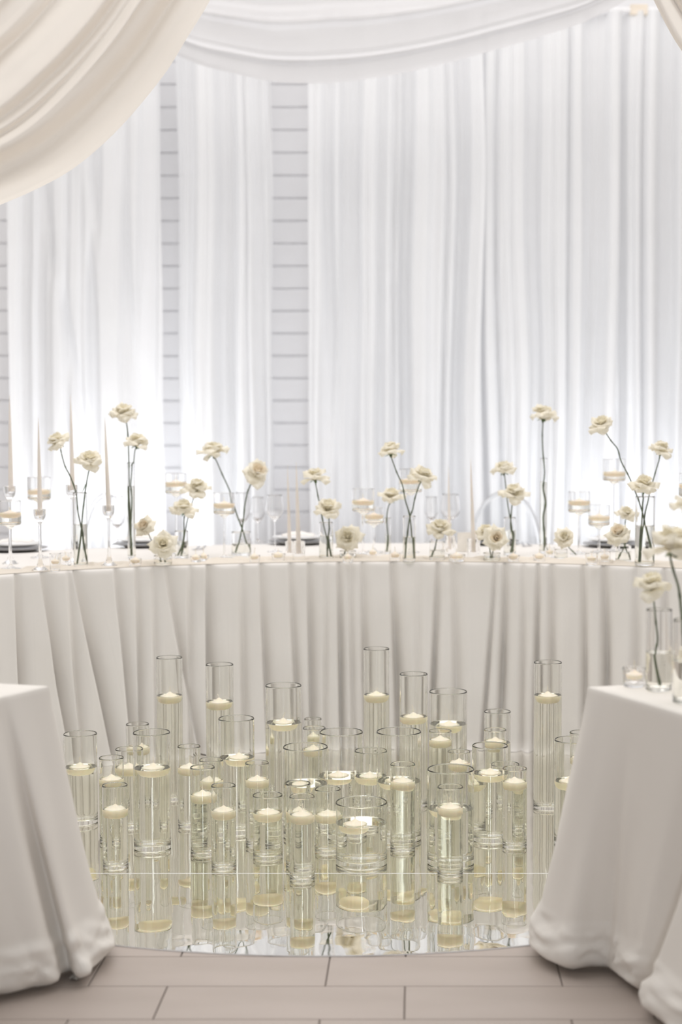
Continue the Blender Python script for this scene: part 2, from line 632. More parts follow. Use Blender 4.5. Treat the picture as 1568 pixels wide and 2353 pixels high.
# ================================================================== SIDE TABLES
def side_table(corner, far_px, near_px, hem_px, fold_px, name_l, cloth_l, seed, sgn, creases):
    zt = 0.72
    A = on_z(*corner, zt)
    f_ = (on_z(*far_px, zt) - A).normalized()
    n_ = (on_z(*near_px, zt) - A).normalized()
    B = A + f_ * 1.1
    D = A + n_ * 1.5
    Cc = B + n_ * 1.5
    cen = (A + Cc) / 2
    root = empty('banquet_table', (cen.x, cen.y, 0))
    tag(root, name_l, 'table')
    bm = bmesh.new()
    ins = [p + (cen - p).normalized() * 0.06 for p in (A, B, Cc, D)]
    lo = [bm.verts.new((p.x - cen.x, p.y - cen.y, zt - 0.032)) for p in ins]
    hi = [bm.verts.new((p.x - cen.x, p.y - cen.y, zt - 0.006)) for p in ins]
    bm.faces.new(lo)
    bm.faces.new(hi)
    for i in range(4):
        bm.faces.new((lo[i], lo[(i + 1) % 4], hi[(i + 1) % 4], hi[i]))
    link('tabletop', finish(bm, 'tabletop', 20), M['wood'], root)
    for p in (A, B, Cc, D):
        q = p + (cen - p).normalized() * 0.36
        o = link('leg', lathe('leg', [(0, 0), (0.02, 0), (0.02, zt - 0.032), (0, zt - 0.032)], 12), M['wood'], root)
        o.location = (q.x - cen.x, q.y - cen.y, 0.006)
    # cloth: loft from the top outline to a hem outline
    H = [on_z(px, py, 0.0) for px, py in hem_px]         # runs from behind the corner, round it, along the near side
    Hs = spline(H, 12)
    nh = len(Hs)
    # top path: a little of the far edge, the corner, then near edge
    T = []
    tot = sum((Hs[i + 1] - Hs[i]).length for i in range(nh - 1))
    ic = min(range(nh), key=lambda i: (Hs[i] - on_z(*fold_px, 0)).length)
    for i in range(nh):
        if i < ic:
            T.append(A + f_ * 0.55 * ((ic - i) / max(1, ic)) ** 1.2)
        else:
            T.append(A + n_ * 1.45 * ((i - ic) / (nh - 1 - ic)) ** 2.1)
    NU = 420
    cre = []                                             # creases: hem pixel, width and depth in metres, start height
    for hx, hy, w1, w2, dp, k0 in creases:
        q = on_z(hx, hy, 0)
        j = min(range(nh), key=lambda i: (Hs[i] - q).length)
        cre.append((j / (nh - 1) * tot, w1, w2, dp, k0))

    def fn(u, v):
        q = u * (nh - 1)
        i = min(int(q), nh - 2)
        h = Hs[i].lerp(Hs[i + 1], q - i)
        t = T[i].lerp(T[i + 1], q - i)
        if v < 0.12:
            e = v / 0.12
            c0 = cen + (t - cen) * 0.35
            p = c0.lerp(t, e)
            return (p.x, p.y, zt)
        k = (v - 0.12) / 0.88
        p = t.lerp(h, k ** 1.05)
        tan = (Hs[i + 1] - Hs[i]).normalized()
        nor = Vector((tan.y, -tan.x, 0)) * sgn
        arc = u * tot
        fold = 0.014 * math.sin(arc * 11 + 1.5 * noise.noise(Vector((arc * 2, k, seed)))) * k + 0.026 * noise.noise(Vector((arc * 6, k * 1.4, seed + 2))) * k
        for c_, w1, w2, dp, k0 in cre:
            if k > k0:
                g = (k - k0) / (1 - k0)
                x = arc - c_
                fold -= dp * min(1, g * 1.8) * math.exp(-(x / (w1 if x < 0 else w2)) ** 2)
        if k > 0.80:
            b_ = (k - 0.80) / 0.20
            fold += 0.018 * math.sin(b_ * math.pi) * (0.6 + noise.noise(Vector((arc * 6, b_ * 2, seed + 4))))
            fold += 0.016 * math.sin(b_ * math.pi) * noise.noise(Vector((arc * 9 + b_ * 3, b_ * 4 - arc * 3, seed + 6)))
            fold += 0.004 * math.sin(b_ * math.pi) * noise.noise(Vector((arc * 22, b_ * 9, seed + 7)))
            fold -= 0.055 * (max(0, b_ - 0.72) / 0.28) ** 2
        p = p + nor * fold
        z = zt * (1 - k)
        if k < 0.02:
            z = zt - 0.004
        return (p.x, p.y, max(z, 0.006 + 0.022 * max(0, noise.noise(Vector((arc * 12, 0, seed))))))
    o = link('tablecloth', grid_mesh('tablecloth', NU, 110, fn), M['side_linen'])
    tag(o, cloth_l, 'tablecloth')
    # plain top sheet
    return A, f_, n_, zt


RA = side_table((1352, 1578), (1568, 1567), (1568, 1640),
                [(1560, 2080), (1400, 2095), (1290, 2105), (1236, 2125), (1226, 2165), (1246, 2212), (1300, 2240), (1370, 2243), (1425, 2252), (1448, 2285), (1452, 2320), (1500, 2375), (1580, 2480), (1650, 2620), (1720, 2800)],
                (1232, 2140), 'side table carrying blurred roses, under ivory cloth', 'ivory floor-length cloth on the flowered side table', 3, 1,
                [(1450, 2300, 0.03, 0.06, 0.055, 0.12), (1390, 2246, 0.05, 0.03, 0.02, 0.1), (1540, 2430, 0.03, 0.08, 0.03, 0.0)])
LA = side_table((112, 1576), (0, 1570), (0, 1602),
                [(-200, 2090), (60, 2100), (190, 2110), (236, 2135), (243, 2180), (238, 2222), (208, 2262), (150, 2272), (80, 2285), (20, 2312), (-60, 2365), (-160, 2460), (-280, 2620), (-360, 2760)],
                (238, 2150), 'bare side table without flowers, under ivory cloth', 'ivory floor-length cloth on the bare side table', 4, -1,
                [(165, 2272, 0.03, 0.05, 0.055, 0.0), (20, 2312, 0.06, 0.03, 0.03, 0.0), (-60, 2365, 0.05, 0.04, 0.03, 0.1)])

# ================================================================== MIRROR FLOOR
MC = on_z(735, 2199)
MR = 1.78
MC = Vector((MC.x, MC.y + MR, 0))
mz = 0.004
ys = on_z(784, 2010).y
mroot = empty('mirror_dance_floor', (MC.x, MC.y, 0))
tag(mroot, 'round mirrored floor panel holding the glass vases', 'mirror')


def mirror_piece(y0, y1, g0, g1):
    bm = bmesh.new()
    pts = []
    N = 160
    for k in range(N):
        a = 2 * math.pi * k / N
        pts.append((MR * math.cos(a), MR * math.sin(a)))
    lo, hi = y0 - MC.y + g0, y1 - MC.y - g1
    out_ = []
    for i in range(N):                      # clip the circle to lo <= y <= hi
        p, q = pts[i], pts[(i + 1) % N]
        ins = lo <= p[1] <= hi
        if ins:
            out_.append(p)
        for lim in (lo, hi):
            if (p[1] - lim) * (q[1] - lim) < 0:
                t = (lim - p[1]) / (q[1] - p[1])
                out_.append((p[0] + (q[0] - p[0]) * t, lim))
    out_.sort(key=lambda p: math.atan2(p[1] - (max(lo, -MR) + min(hi, MR)) / 2, p[0]))
    top = [bm.verts.new((x, y, mz)) for x, y in out_]
    bot = [bm.verts.new((x, y, 0.0005)) for x, y in out_]
    bm.faces.new(top)
    n_ = len(top)
    for i in range(n_):
        f = bm.faces.new((top[i], bot[i], bot[(i + 1) % n_], top[(i + 1) % n_]))
        f.material_index = 1
    bm.faces.new(bot[::-1]).material_index = 1
    bmesh.ops.recalc_face_normals(bm, faces=bm.faces)
    me = bpy.data.meshes.new('mirror_panel')
    bm.to_mesh(me)
    bm.free()
    me.materials.append(M['mirror'])
    me.materials.append(M['edge'])
    return link('mirror_panel', me, None, mroot)


mirror_piece(MC.y - 2 * MR, ys, 0, 0.0012)
mirror_piece(ys, MC.y + 2 * MR, 0.0012, 0)
hw_ = math.sqrt(MR ** 2 - (ys - MC.y) ** 2) - 0.01
link('seam_strip', box_mesh('seam_strip', -hw_, hw_, ys - MC.y - 0.0016, ys - MC.y + 0.0016, 0.001, mz + 0.0004, 0.0002), M['edge'], mroot)


# ================================================================== GLASSWARE
def vase_mesh(R, H, t=0.003, base=0.012, seg=48):
    b = 0.004
    return lathe('cylinder_vase', [(0, 0.0), (R - b, 0.0), (R - 0.001, 0.0015), (R, b), (R, H - 0.002), (R - t * 0.3, H - 0.0004), (R - t * 0.5, H), (R - t * 0.7, H - 0.0004), (R - t, H - 0.002),
                                   (R - t, base + 0.006), (R - t - 0.002, base + 0.002), (R - t - 0.006, base), (0, base)], seg, 50)


def water_mesh(R, hw, t=0.003, base=0.012, seg=48):
    r = R - t + 0.0004
    return lathe('water', [(0, base - 0.0004), (r - 0.006, base - 0.0004), (r - 0.002, base + 0.0016), (r, base + 0.006), (r, hw + 0.0012), (r - 0.0015, hw + 0.0004), (r - 0.004, hw), (0, hw)], seg, 50)


def candle_mesh(R, h):
    return lathe('floating_candle', [(0, 0), (R * 0.62, 0.0), (R * 0.74, h * 0.03), (R * 0.88, h * 0.13), (R * 0.965, h * 0.28), (R, h * 0.43), (R * 0.99, h * 0.55), (R * 0.95, h * 0.615), (R * 0.86, h * 0.65), (R * 0.62, h * 0.70), (R * 0.38, h * 0.80), (R * 0.17, h * 0.93), (R * 0.05, h), (0, h)], 36, 35)


def wick_mesh(L, bend, ang):
    d = Vector((math.cos(ang), math.sin(ang), 0))
    pts = [Vector((0, 0, -0.002)) + d * bend * (t ** 2) + Vector((0, 0, L * t)) for t in (0, 0.2, 0.4, 0.6, 0.8, 1.0)]
    return tube_mesh('wick', pts, 0.0013, 6)


def put_candle(x, y, zw, R, h, label, group, m='wax', r=rnd, wick=True):
    """floats: about 60 % below the water line"""
    o = link('floating_candle', candle_mesh(R, h), M[m])
    o.location = (x, y, zw - h * 0.645)
    o.rotation_euler = (r.uniform(-0.03, 0.03), r.uniform(-0.03, 0.03), r.uniform(0, 6))
    tag(o, label, 'candle', group)
    if wick:
        w_ = link('wick', wick_mesh(r.uniform(0.012, 0.028), r.uniform(-0.008, 0.008), r.uniform(0, 6)), M['wick'], o)
        w_.location = (0, 0, h)
    return o


# (centre px, width px, rim row, water row, base row, phrase)
FV = [
    (187, 77, 1685, 1762, 1899, 'wide vase half hidden by the bare side table cloth'),
    (258, 57, 1740, 1789, 1941, 'slim vase just behind the short one near the bare table'),
    (266, 59, 1803, 1858, 2001, 'short slim vase at the seam, nearest the bare side table'),
    (297, 60, 1720, 1762, 1908, 'slim vase with curled wick, beside the tall broad vase'),
    (318, 53, 1663, 1716, 1850, 'slim vase standing behind the tall broad vase'),
    (351, 86, 1682, 1764, 1960, 'tall broad vase in the front row, nearest the bare table'),
    (392, 60, 1510, 1598, 1843, 'very tall slim vase against the slanting cloth pleat'),
    (436, 53, 1714, 1762, 1906, 'slim vase beside the tall broad vase, aisle side'),
    (467, 57, 1762, 1825, 1971, 'slim vase overlapping the seam vase with leaning wick'),
    (487, 56, 1745, 1792, 1945, 'slim vase squeezed behind two slim front vases'),
    (515, 57, 1804, 1861, 2003, 'short slim vase at the seam with a leaning wick'),
    (507, 64, 1526, 1612, 1856, 'very tall slim vase beside the darkest cloth pleat'),
    (545, 83, 1650, 1740, 1922, 'broad medium-height vase in front of a very tall slim one'),
    (592, 55, 1752, 1791, 1950, 'slim vase between the broad vase and the stout low one'),
    (616, 69, 1826, 1866, 1980, 'stout low vase of greenish water near the seam'),
    (653, 84, 1574, 1660, 1880, 'tallest broad vase standing in the middle rows'),
    (703, 104, 1715, 1800, 1935, 'extra wide vase right behind the foremost slim vase'),
    (720, 40, 1651, 1690, 1815, 'thin vase farthest back beside the tallest broad vase'),
    (723, 53, 1672, 1720, 1845, 'slim vase in back of the extra wide vases'),
    (785, 101, 1681, 1782, 1905, 'extra wide vase in front of the bright narrow pleat'),
    (695, 59, 1829, 1871, 2031, 'foremost slim vase standing across the seam'),
    (686, 58, 1799, 1863, 2003, 'slim vase hidden close behind the foremost slim vase'),
    (754, 60, 1812, 1870, 1966, 'slim vase squeezed in beside the low wide bowl-like vase'),
    (831, 120, 1842, 1890, 2000, 'lowest and widest vase, half filled, at the seam'),
    (852, 74, 1724, 1783, 1920, 'medium vase standing behind the lowest widest vase'),
    (866, 60, 1490, 1596, 1836, 'tallest slim vase of all, close to the cloth'),
    (951, 65, 1548, 1646, 1858, 'tall slim vase in front of the narrow dark pleat'),
    (917, 104, 1680, 1794, 1941, 'extra wide vase around the crisp slim vase'),
    (926, 58, 1755, 1794, 1961, 'crisp slim vase in front of an extra wide one'),
    (1030, 88, 1588, 1663, 1850, 'broad tall vase at the back close to the cloth'),
    (1012, 53, 1679, 1699, 1872, 'slim vase nearly full, before the broad back vase'),
    (1055, 53, 1726, 1752, 1918, 'slim vase with a tall curling wick, nearly full'),
    (1036, 109, 1766, 1857, 1998, 'extra wide vase enclosing the view behind the seam vase'),
    (1035, 60, 1807, 1854, 2020, 'short slim vase in front of the widest tall vase'),
    (1126, 83, 1712, 1776, 1940, 'broad vase with dark base, nearest the flowered table'),
    (1183, 57, 1765, 1795, 1953, 'slim vase at the outer end beside the broad dark-based vase'),
    (1143, 62, 1634, 1706, 1846, 'tall slim vase at the back behind the dark-based vase'),
    (1138, 52, 1676, 1702, 1868, 'slim vase between the dark-based vase and the back one'),
    (1161, 66, 1755, 1800, 1912, 'medium vase partly hidden behind the outer slim vase'),
    (1258, 65, 1521, 1597, 1864, 'very tall slim vase standing alone toward the flowered table'),
    (1316, 86, 1699, 1794, 1950, 'broad vase half hidden by the flowered side table cloth'),
    (1336, 56, 1682, 1740, 1895, 'slim vase mostly hidden behind the flowered table cloth'),
]
for i, (px, w, yr, yw, yb, ph) in enumerate(FV):
    g = on_z(px, yb, mz)
    R = w * g.y / F / 2
    Y = g.y + R
    R = w * Y / F / 2
    X = (px - CX) * Y / F / math.cos(PITCH) * 1.0
    X = at_y(px, yb, Y).x
    Hh = at_y(px, yr, Y).z - mz
    hw = at_y(px, yw, Y).z - mz
    base = 0.014 if R < 0.05 else 0.017
    t = 0.0028 if R < 0.06 else 0.0034
    v_ = link('cylinder_vase', vase_mesh(R, Hh, t, base), M['glass'])
    v_.location = (X, Y, mz + 0.0004)
    tag(v_, ph[0].upper() * 0 + 'clear glass ' + ph, 'vase', 'glass cylinder vases on the mirrored floor')
    link('water', water_mesh(R, hw, t, base), M['water'], v_)
    cr = min(R - t - 0.002, 0.0345 + 0.001 * (i % 3))
    free = max(0, R - t - cr - 0.002)
    ang = rnd.uniform(0, 6.28)
    dx, dy = free * 0.5 * math.cos(ang), free * 0.5 * math.sin(ang)
    if w == 120:
        dx, dy = -0.018, -0.01
    put_candle(X + dx, Y + dy, mz + hw, cr, 0.040, 'ivory floating candle in the ' + ph.split(',')[0], 'floating candles in the floor vases')


# ================================================================== ROSES
def petal_mesh(L, Wd, th0, th1, cup, tip, curl, seed, nt_=9, ns=9, r0=0.004):
    """a petal growing from the axis base: opening angle th0 -> th1 along its length, edges rolled by curl."""
    r = random.Random(seed)
    wob = r.uniform(0, 6)
    prof = []
    x, z = r0, 0.0
    for i in range(nt_):
        t = i / (nt_ - 1)
        th = th0 + (th1 - th0) * t ** 1.4
        prof.append((x, z, th))
        x += math.sin(th) * L / (nt_ - 1)
        z += math.cos(th) * L / (nt_ - 1)
    verts = []
    for i in range(nt_):
        t = i / (nt_ - 1)
        x, z, th = prof[i]
        w = Wd * (0.30 + 0.70 * math.sin(min(1, t / 0.62) * math.pi / 2)) * (1 if t < 0.62 else max(0.0, 1 - ((t - 0.62) / 0.38) ** tip))
        w = max(w, 0.0006)
        nx, nz = -math.cos(th), math.sin(th)          # inner side normal
        for j in range(ns):
            s = -1 + 2 * j / (ns - 1)
            c = cup * Wd * s * s * (1 - 0.4 * t)
            roll = -curl * Wd * (abs(s) ** 3) * max(0, t - 0.35) / 0.65
            rip = 0.05 * Wd * math.sin(s * 4 + wob + t * 3) * t
            d = c + roll + rip
            verts.append((x + nx * d, s * w, z + nz * d))
    faces = [(i * ns + j, i * ns + j + 1, (i + 1) * ns + j + 1, (i + 1) * ns + j) for i in range(nt_ - 1) for j in range(ns - 1)]
    return verts, faces


def to_mesh(name, verts, faces):
    me = bpy.data.meshes.new(name)
    me.from_pydata(verts, [], faces)
    me.polygons.foreach_set('use_smooth', [True] * len(me.polygons))
    me.update()
    return me


D2 = math.radians
PET = {}
for k in range(4):      # four shapes of each whorl
    PET['a', k] = to_mesh('petal', *petal_mesh(0.050, 0.024, D2(14), D2(50 + 10 * k), 0.34, 2.4, 0.35 + 0.08 * k, 10 + k))
    PET['b', k] = to_mesh('petal', *petal_mesh(0.057, 0.025, D2(32), D2(74 + 13 * k), 0.16, 1.5, 0.62 + 0.1 * k, 20 + k))
    PET['c', k] = to_mesh('petal', *petal_mesh(0.062, 0.025, D2(56), D2(92 + 15 * k), 0.04, 1.15, 0.72 + 0.12 * k, 30 + k))


def core_mesh(seed, open_):
    r = random.Random(seed)
    V, Fc = [], []
    n_ = 17
    for i in range(n_):
        q = i / (n_ - 1)
        ph = i * 2.399 + r.uniform(-0.25, 0.25)
        th0 = D2(2 + 13 * q * open_)
        th1 = D2(-14 + 52 * q * open_ + r.uniform(-6, 6))
        v, f = petal_mesh(0.045 + 0.005 * q + r.uniform(-0.002, 0.002), 0.010 + 0.013 * q, th0, th1, 0.60 - 0.22 * q, 3.0, 0.10 + 0.25 * q, seed * 50 + i, 7, 7, 0.0015 + 0.004 * q)
        c, s_ = math.cos(ph), math.sin(ph)
        b0 = len(V)
        V += [(x * c - y * s_, x * s_ + y * c, z + 0.004) for x, y, z in v]
        Fc += [tuple(b0 + k for k in ff) for ff in f]
    return to_mesh('rose_heart', V, Fc)


CORE = [core_mesh(k + 1, 0.85 + 0.12 * k) for k in range(4)]
CORE_P = [c.copy() for c in CORE]
CALYX = lathe('calyx', [(0, -0.012), (0.0035, -0.012), (0.006, -0.006), (0.0075, 0.0), (0.006, 0.006), (0, 0.008)], 12)


def sepal_mesh():
    v, f = petal_mesh(0.024, 0.004, D2(95), D2(140), 0.1, 1.3, 0.2, 3, 6, 3, 0.005)
    return to_mesh('sepal', v, f)


SEPAL = sepal_mesh()
LEAF = to_mesh('leaf', *petal_mesh(0.045, 0.012, D2(60), D2(110), -0.15, 1.6, 0.0, 5, 8, 5, 0.0))


def rose(cx, cy, w, axis, stem_px, Y, base_z, label, group, seed, peach=False, leaf=None, calyx=True, fwd=0.0, inside=True):
    r = random.Random(seed)
    cen = at_y(cx, cy, Y + fwd)                  # fwd: how far the head leans out of the vase's plane
    wm = w * Y / F                               # width in metres
    sc = wm / 0.112
    ax = Vector(axis).normalized()
    bot = cen - ax * 0.022 * sc
    pts = [bot - ax * 0.010 * sc] + [at_y(px, py, Y + fwd * (1 - (k + 1) / len(stem_px)) ** 3 + 0.001 * ((k % 3) - 1)) for k, (px, py) in enumerate(stem_px)]
    pts[-1].z = max(pts[-1].z, base_z)
    root = empty('rose', (pts[-1].x, pts[-1].y, base_z))
    tag(root, label, 'rose', group)
    inv = root.location
    P = spline([p - inv for p in pts], 5)
    if inside:                                   # a stem stands inside its vase and leans on the rim
        vx, vy, vr, vz = VASE[-1]
        for p in P:
            if p.z + inv.z < vz + 0.003:
                dx, dy = p.x + inv.x - vx, p.y + inv.y - vy
                d_ = math.hypot(dx, dy)
                lim = max(0.0005, vr - 0.0034 * sc - 0.0004)
                if d_ > lim:
                    p.x, p.y = vx + dx * lim / d_ - inv.x, vy + dy * lim / d_ - inv.y
    n_ = len(P)
    rad = [0.0020 * sc + 0.0010 * (i / n_) + (0.0009 if i % 7 == 3 else 0) for i in range(n_)]
    link('stem', tube_mesh('stem', P, rad, 8), M['stem'], root)
    q = ax.to_track_quat('Z', 'Y') @ Quaternion((0, 0, 1), r.uniform(0, 6.28))
    base = Matrix.Translation(bot - inv) @ q.to_matrix().to_4x4() @ Matrix.Scale(sc, 4)

    def part(name, me, m_, mx):
        o = link(name, me, m_, root)
        o.matrix_local = mx
        return o
    k = r.randrange(4)
    part('rose_heart', (CORE_P if peach else CORE)[k], M['petal_peach'] if peach else M['petal_in'], base)
    if calyx:
        part('calyx', CALYX, M['stem'], base)
        for j in range(5):
            part('sepal', SEPAL, M['leaf'], base @ Matrix.Rotation(j * 2 * math.pi / 5, 4, 'Z'))
    for wh, cnt, zz in (('a', 6, 0.003), ('b', 7, 0.0015), ('c', 7, 0.0)):
        o0 = r.uniform(0, 6)
        for j in range(cnt):
            mx = base @ Matrix.Translation((0, 0, zz)) @ Matrix.Rotation(o0 + j * 2 * math.pi / cnt + r.uniform(-0.25, 0.25), 4, 'Z') @ Matrix.Rotation(r.uniform(-0.30, 0.30), 4, 'Y') @ Matrix.Rotation(r.uniform(-0.15, 0.15), 4, 'X') @ Matrix.Scale(r.uniform(0.80, 1.18), 4)
            part('petal', PET[wh, r.randrange(4)], M['petal'], mx)
    if leaf:
        lp = at_y(leaf[0], leaf[1], Y) - inv
        part('leaf', LEAF, M['leaf'], Matrix.Translation(lp) @ Matrix.Rotation(leaf[2], 4, 'Y') @ Matrix.Scale(0.8, 4))
    return root


VASE = []


def table_vase(cx, w, yr, yw, yb, label, group='bud vases on the head table', z=TT, thick=0.0022):
    g = on_z(cx, yb, z)
    Y = g.y + w * g.y / F / 2
    R = w * Y / F / 2
    Hh = at_y(cx, yr, Y).z - z
    v_ = link('bud_vase', vase_mesh(R, Hh, min(thick, R * 0.25), min(0.010, Hh * 0.15), 32), M['glass_thin'])
    v_.location = (at_y(cx, yb, Y).x, Y, z + 0.0006)
    tag(v_, label, 'vase', group)
    VASE.append((v_.location.x, Y, R - min(thick, R * 0.25), z + Hh))
    if yw:
        hw = at_y(cx, yw, Y).z - z
        link('water', water_mesh(R, hw, min(thick, R * 0.25), min(0.010, Hh * 0.15), 32), M['water'], v_)
    return Y


UP, CAMV = (0, 0, 1), (0, -1, 0.35)
G1 = 'cream roses in the head table bud vases'
zb = TT + 0.012
RS = [   # vase spec, then its roses: (cx, cy, w, axis, stem pixels, label, peach, leaf)
    ((186, 32, 1132, 1206, 1304, 'clear cylinder vase with two crossing rose stems between the taper candles'), [
        (131, 1012, 62, (-0.35, -0.45, 0.9), [(142, 1045), (150, 1072), (163, 1098), (175, 1134), (179, 1175), (187, 1215), (191, 1255), (198, 1298)], 'cream rose arching away from the taper group, nearest the tall tapers', False, None),
        (206, 1056, 66, (0.05, -0.55, 0.9), [(203, 1088), (198, 1116), (194, 1145), (189, 1190), (186, 1230), (179, 1298)], 'cream rose with one leaf on its stem, between two taper candles', False, (196, 1112, 2.2))]),
    ((303, 18, 1063, 1118, 1284, 'tall narrow tube vase holding two roses beside the shortest-stemmed taper'), [
        (284, 945, 66, (-0.05, -0.25, 1), [(290, 968), (294, 1000), (296, 1050), (297, 1100), (299, 1180), (303, 1278)], 'highest cream rose in the two-rose tube vase', False, None),
        (315, 1013, 62, (0.1, -0.2, 1), [(310, 1036), (307, 1068), (301, 1108), (303, 1150), (301, 1200), (302, 1278)], 'lower cream rose in the two-rose tube vase', False, None)]),
    ((375, 42, 1276, 1285, 1300, 'low clear tumbler under two full roses at the table edge'), [
        (331, 1208, 52, (-0.3, -0.8, 0.5), [(345, 1235), (360, 1262), (372, 1294)], 'ruffled cream rose tilted out over the low tumbler', True, None),
        (375, 1250, 64, (0.0, -1, 0.45), [(377, 1276), (379, 1294)], 'wide open cream rose sunk into the low tumbler', False, None)]),
    ((418, 31, 1220, 1245, 1284, 'short clear cylinder vase with two roses below the glass candle goblet'), [
        (453, 1117, 62, (0.15, -0.35, 0.9), [(446, 1142), (436, 1175), (427, 1215), (417, 1278)], 'upper cream rose beside the raised candle goblet cup', False, None),
        (423, 1165, 64, (-0.05, -0.4, 1), [(423, 1196), (423, 1225), (418, 1255), (410, 1279)], 'lower cream rose under the raised candle goblet cup', False, None)]),
    ((555, 45, 1222, 1250, 1278, 'squat clear vase where two long stems cross in an X'), [
        (491, 1034, 66, (-0.1, 0.2, 1), [(497, 1058), (511, 1090), (529, 1130), (543, 1178), (556, 1213), (566, 1245), (573, 1273)], 'cream rose seen from below, leaning out of the squat X vase', False, None),
        (591, 1083, 68, (0.25, -0.75, 0.6), [(580, 1108), (570, 1128), (563, 1160), (560, 1190), (556, 1216), (550, 1245), (544, 1274)], 'peach-hearted rose facing out of the squat X vase', True, None)]),
    ((750, 32, 1200, 1232, 1287, 'clear vase with two stacked roses beside the paired slim tapers'), [
        (724, 1092, 60, (-0.05, -0.2, 1), [(727, 1118), (731, 1140), (738, 1175), (746, 1215), (753, 1243), (758, 1282)], 'upper cream rose next to the paired slim tapers', False, None),
        (754, 1165, 64, (0.0, -0.4, 1), [(756, 1190), (757, 1216), (753, 1243), (752, 1282)], 'lower cream rose next to the paired slim tapers', False, None)]),
    ((800, 38, 1265, 1273, 1286, 'low clear cup holding one full rose below the candle goblets'), [
        (800, 1234, 66, (-0.05, -1, 0.5), [(795, 1262), (790, 1280)], 'full yellow-hearted rose facing out of its low cup', False, None)]),
    ((941, 30, 1186, 1235, 1291, 'clear vase with two stems crossing below a half hidden candle goblet'), [
        (897, 1032, 62, (-0.1, 0.12, 1), [(901, 1055), (912, 1085), (925, 1115), (932, 1150), (942, 1185), (947, 1235), (949, 1286)], 'cream rose with green calyx high on the long leaning stem', False, None),
        (974, 1091, 64, (0.35, -0.15, 0.9), [(963, 1117), (954, 1145), (949, 1170), (942, 1190), (936, 1235), (933, 1286)], 'spiky cream rose covering the half hidden candle goblet', False, None)]),
    ((892, 14, 1190, 1230, 1274, 'thin tube vase with a single rose between goblet and crossing stems'), [
        (900, 1137, 58, (0.0, -0.3, 1), [(893, 1164), (889, 1195), (892, 1235), (890, 1268)], 'round cream rose alone in the thin tube vase', False, None)]),
    ((1005, 36, 1245, 1265, 1288, 'small clear tumbler with one short-stemmed rose by the place card'), [
        (1011, 1212, 64, (0.05, -0.3, 1), [(1005, 1238), (1000, 1260), (995, 1282)], 'flat-topped cream rose in a small tumbler by the card', False, None)]),
    ((1131, 40, 1270, 1278, 1290, 'low clear cup under the two roses beside the place card'), [
        (1118, 1220, 52, (-0.2, -0.5, 0.8), [(1124, 1250), (1129, 1284)], 'rear cream rose of the pair beside the place card', False, None),
        (1140, 1236, 60, (0.1, -1, 0.3), [(1134, 1262), (1131, 1284)], 'peach-hearted rose facing forward beside the place card', True, None)]),
    ((1172, 28, 1189, 1220, 1277, 'clear vase with two roses one above the other before the clear chair'), [
        (1158, 1075, 58, (-0.05, -0.15, 1), [(1161, 1100), (1165, 1140), (1170, 1175), (1176, 1205), (1178, 1235), (1176, 1272)], 'upper cream rose in front of the clear arched chair', False, None),
        (1180, 1130, 66, (0.05, -0.35, 1), [(1178, 1155), (1175, 1185), (1174, 1210), (1178, 1235), (1174, 1272)], 'lower cream rose in front of the clear arched chair', False, None)]),
    ((1249, 17, 1053, 1108, 1272, 'tallest tube vase holding one single long rose'), [
        (1250, 950, 68, (0.1, 0.02, 1), [(1248, 976), (1247, 1000), (1248, 1035), (1252, 1085), (1249, 1120), (1253, 1155), (1249, 1190), (1251, 1230), (1251, 1266)], 'cream rose on the longest straight stem in its tube', False, None)]),
    ((1290, 30, 1262, 1271, 1286, 'low clear cup with a rose lying against its rim'), [
        (1298, 1235, 54, (-0.15, -0.9, 0.5), [(1308, 1258), (1316, 1266), (1325, 1275)], 'cream rose lying low with its stem over the table', False, None)]),
    ((1433, 36, 1252, 1268, 1294, 'small clear tumbler with two crossing short stems beside the three-rose vase'), [
        (1440, 1178, 48, (0.0, -0.6, 0.8), [(1437, 1210), (1438, 1248), (1430, 1268), (1424, 1289)], 'upper cream rose in the small tumbler with crossing stems', False, None),
        (1422, 1224, 62, (-0.35, -0.55, 0.8), [(1433, 1244), (1437, 1256), (1443, 1272), (1447, 1289)], 'drooping peach-hearted rose in the small tumbler with crossing stems', True, None)]),
    ((1482, 45, 1141, 1209, 1302, 'broad clear vase holding three long-stemmed roses'), [
        (1384, 973, 62, (-0.25, -0.45, 0.9), [(1391, 992), (1405, 1013), (1420, 1032), (1428, 1060), (1446, 1095), (1465, 1141), (1476, 1175), (1485, 1215), (1497, 1292)], 'cream rose leaning far out from the three-rose vase', False, None),
        (1521, 1030, 62, (0.25, 0.05, 1), [(1515, 1058), (1506, 1088), (1497, 1120), (1490, 1150), (1480, 1200), (1474, 1292)], 'cream rose showing its green calyx in the three-rose vase', False, None),
        (1480, 1112, 70, (0.0, -0.45, 1), [(1478, 1140), (1477, 1170), (1475, 1210), (1470, 1292)], 'lowest and fullest cream rose in the three-rose vase', False, None)]),
]
sd = 100
FWD = {103: 0.012, 104: -0.062, 105: 0.02, 106: -0.05, 107: 0.012, 108: -0.06, 111: 0.012, 112: -0.06, 118: 0.045, 119: -0.055, 120: 0.012, 121: -0.062, 124: 0.04, 125: -0.035, 126: 0.012, 127: 0.012, 128: -0.065}
for (cx, w, yr, yw, yb, lab), roses in RS:
    Y = table_vase(cx, w, yr, yw, yb, lab)
    rin = w * Y / F / 2
    for k, (rx, ry, rw, ax, st, rl, pe, lf) in enumerate(roses):
        sd += 1
        off = 0.0 if len(roses) == 1 else (min(0.007, rin * 0.3) * (1, -1, -1)[k] if len(roses) == 2 else (0.012, 0.0, -0.014)[k])
        rose(rx, ry, rw, ax, st, Y + off, zb, rl, G1, sd, pe, lf, fwd=FWD.get(sd, 0.0), inside=sd != 123)

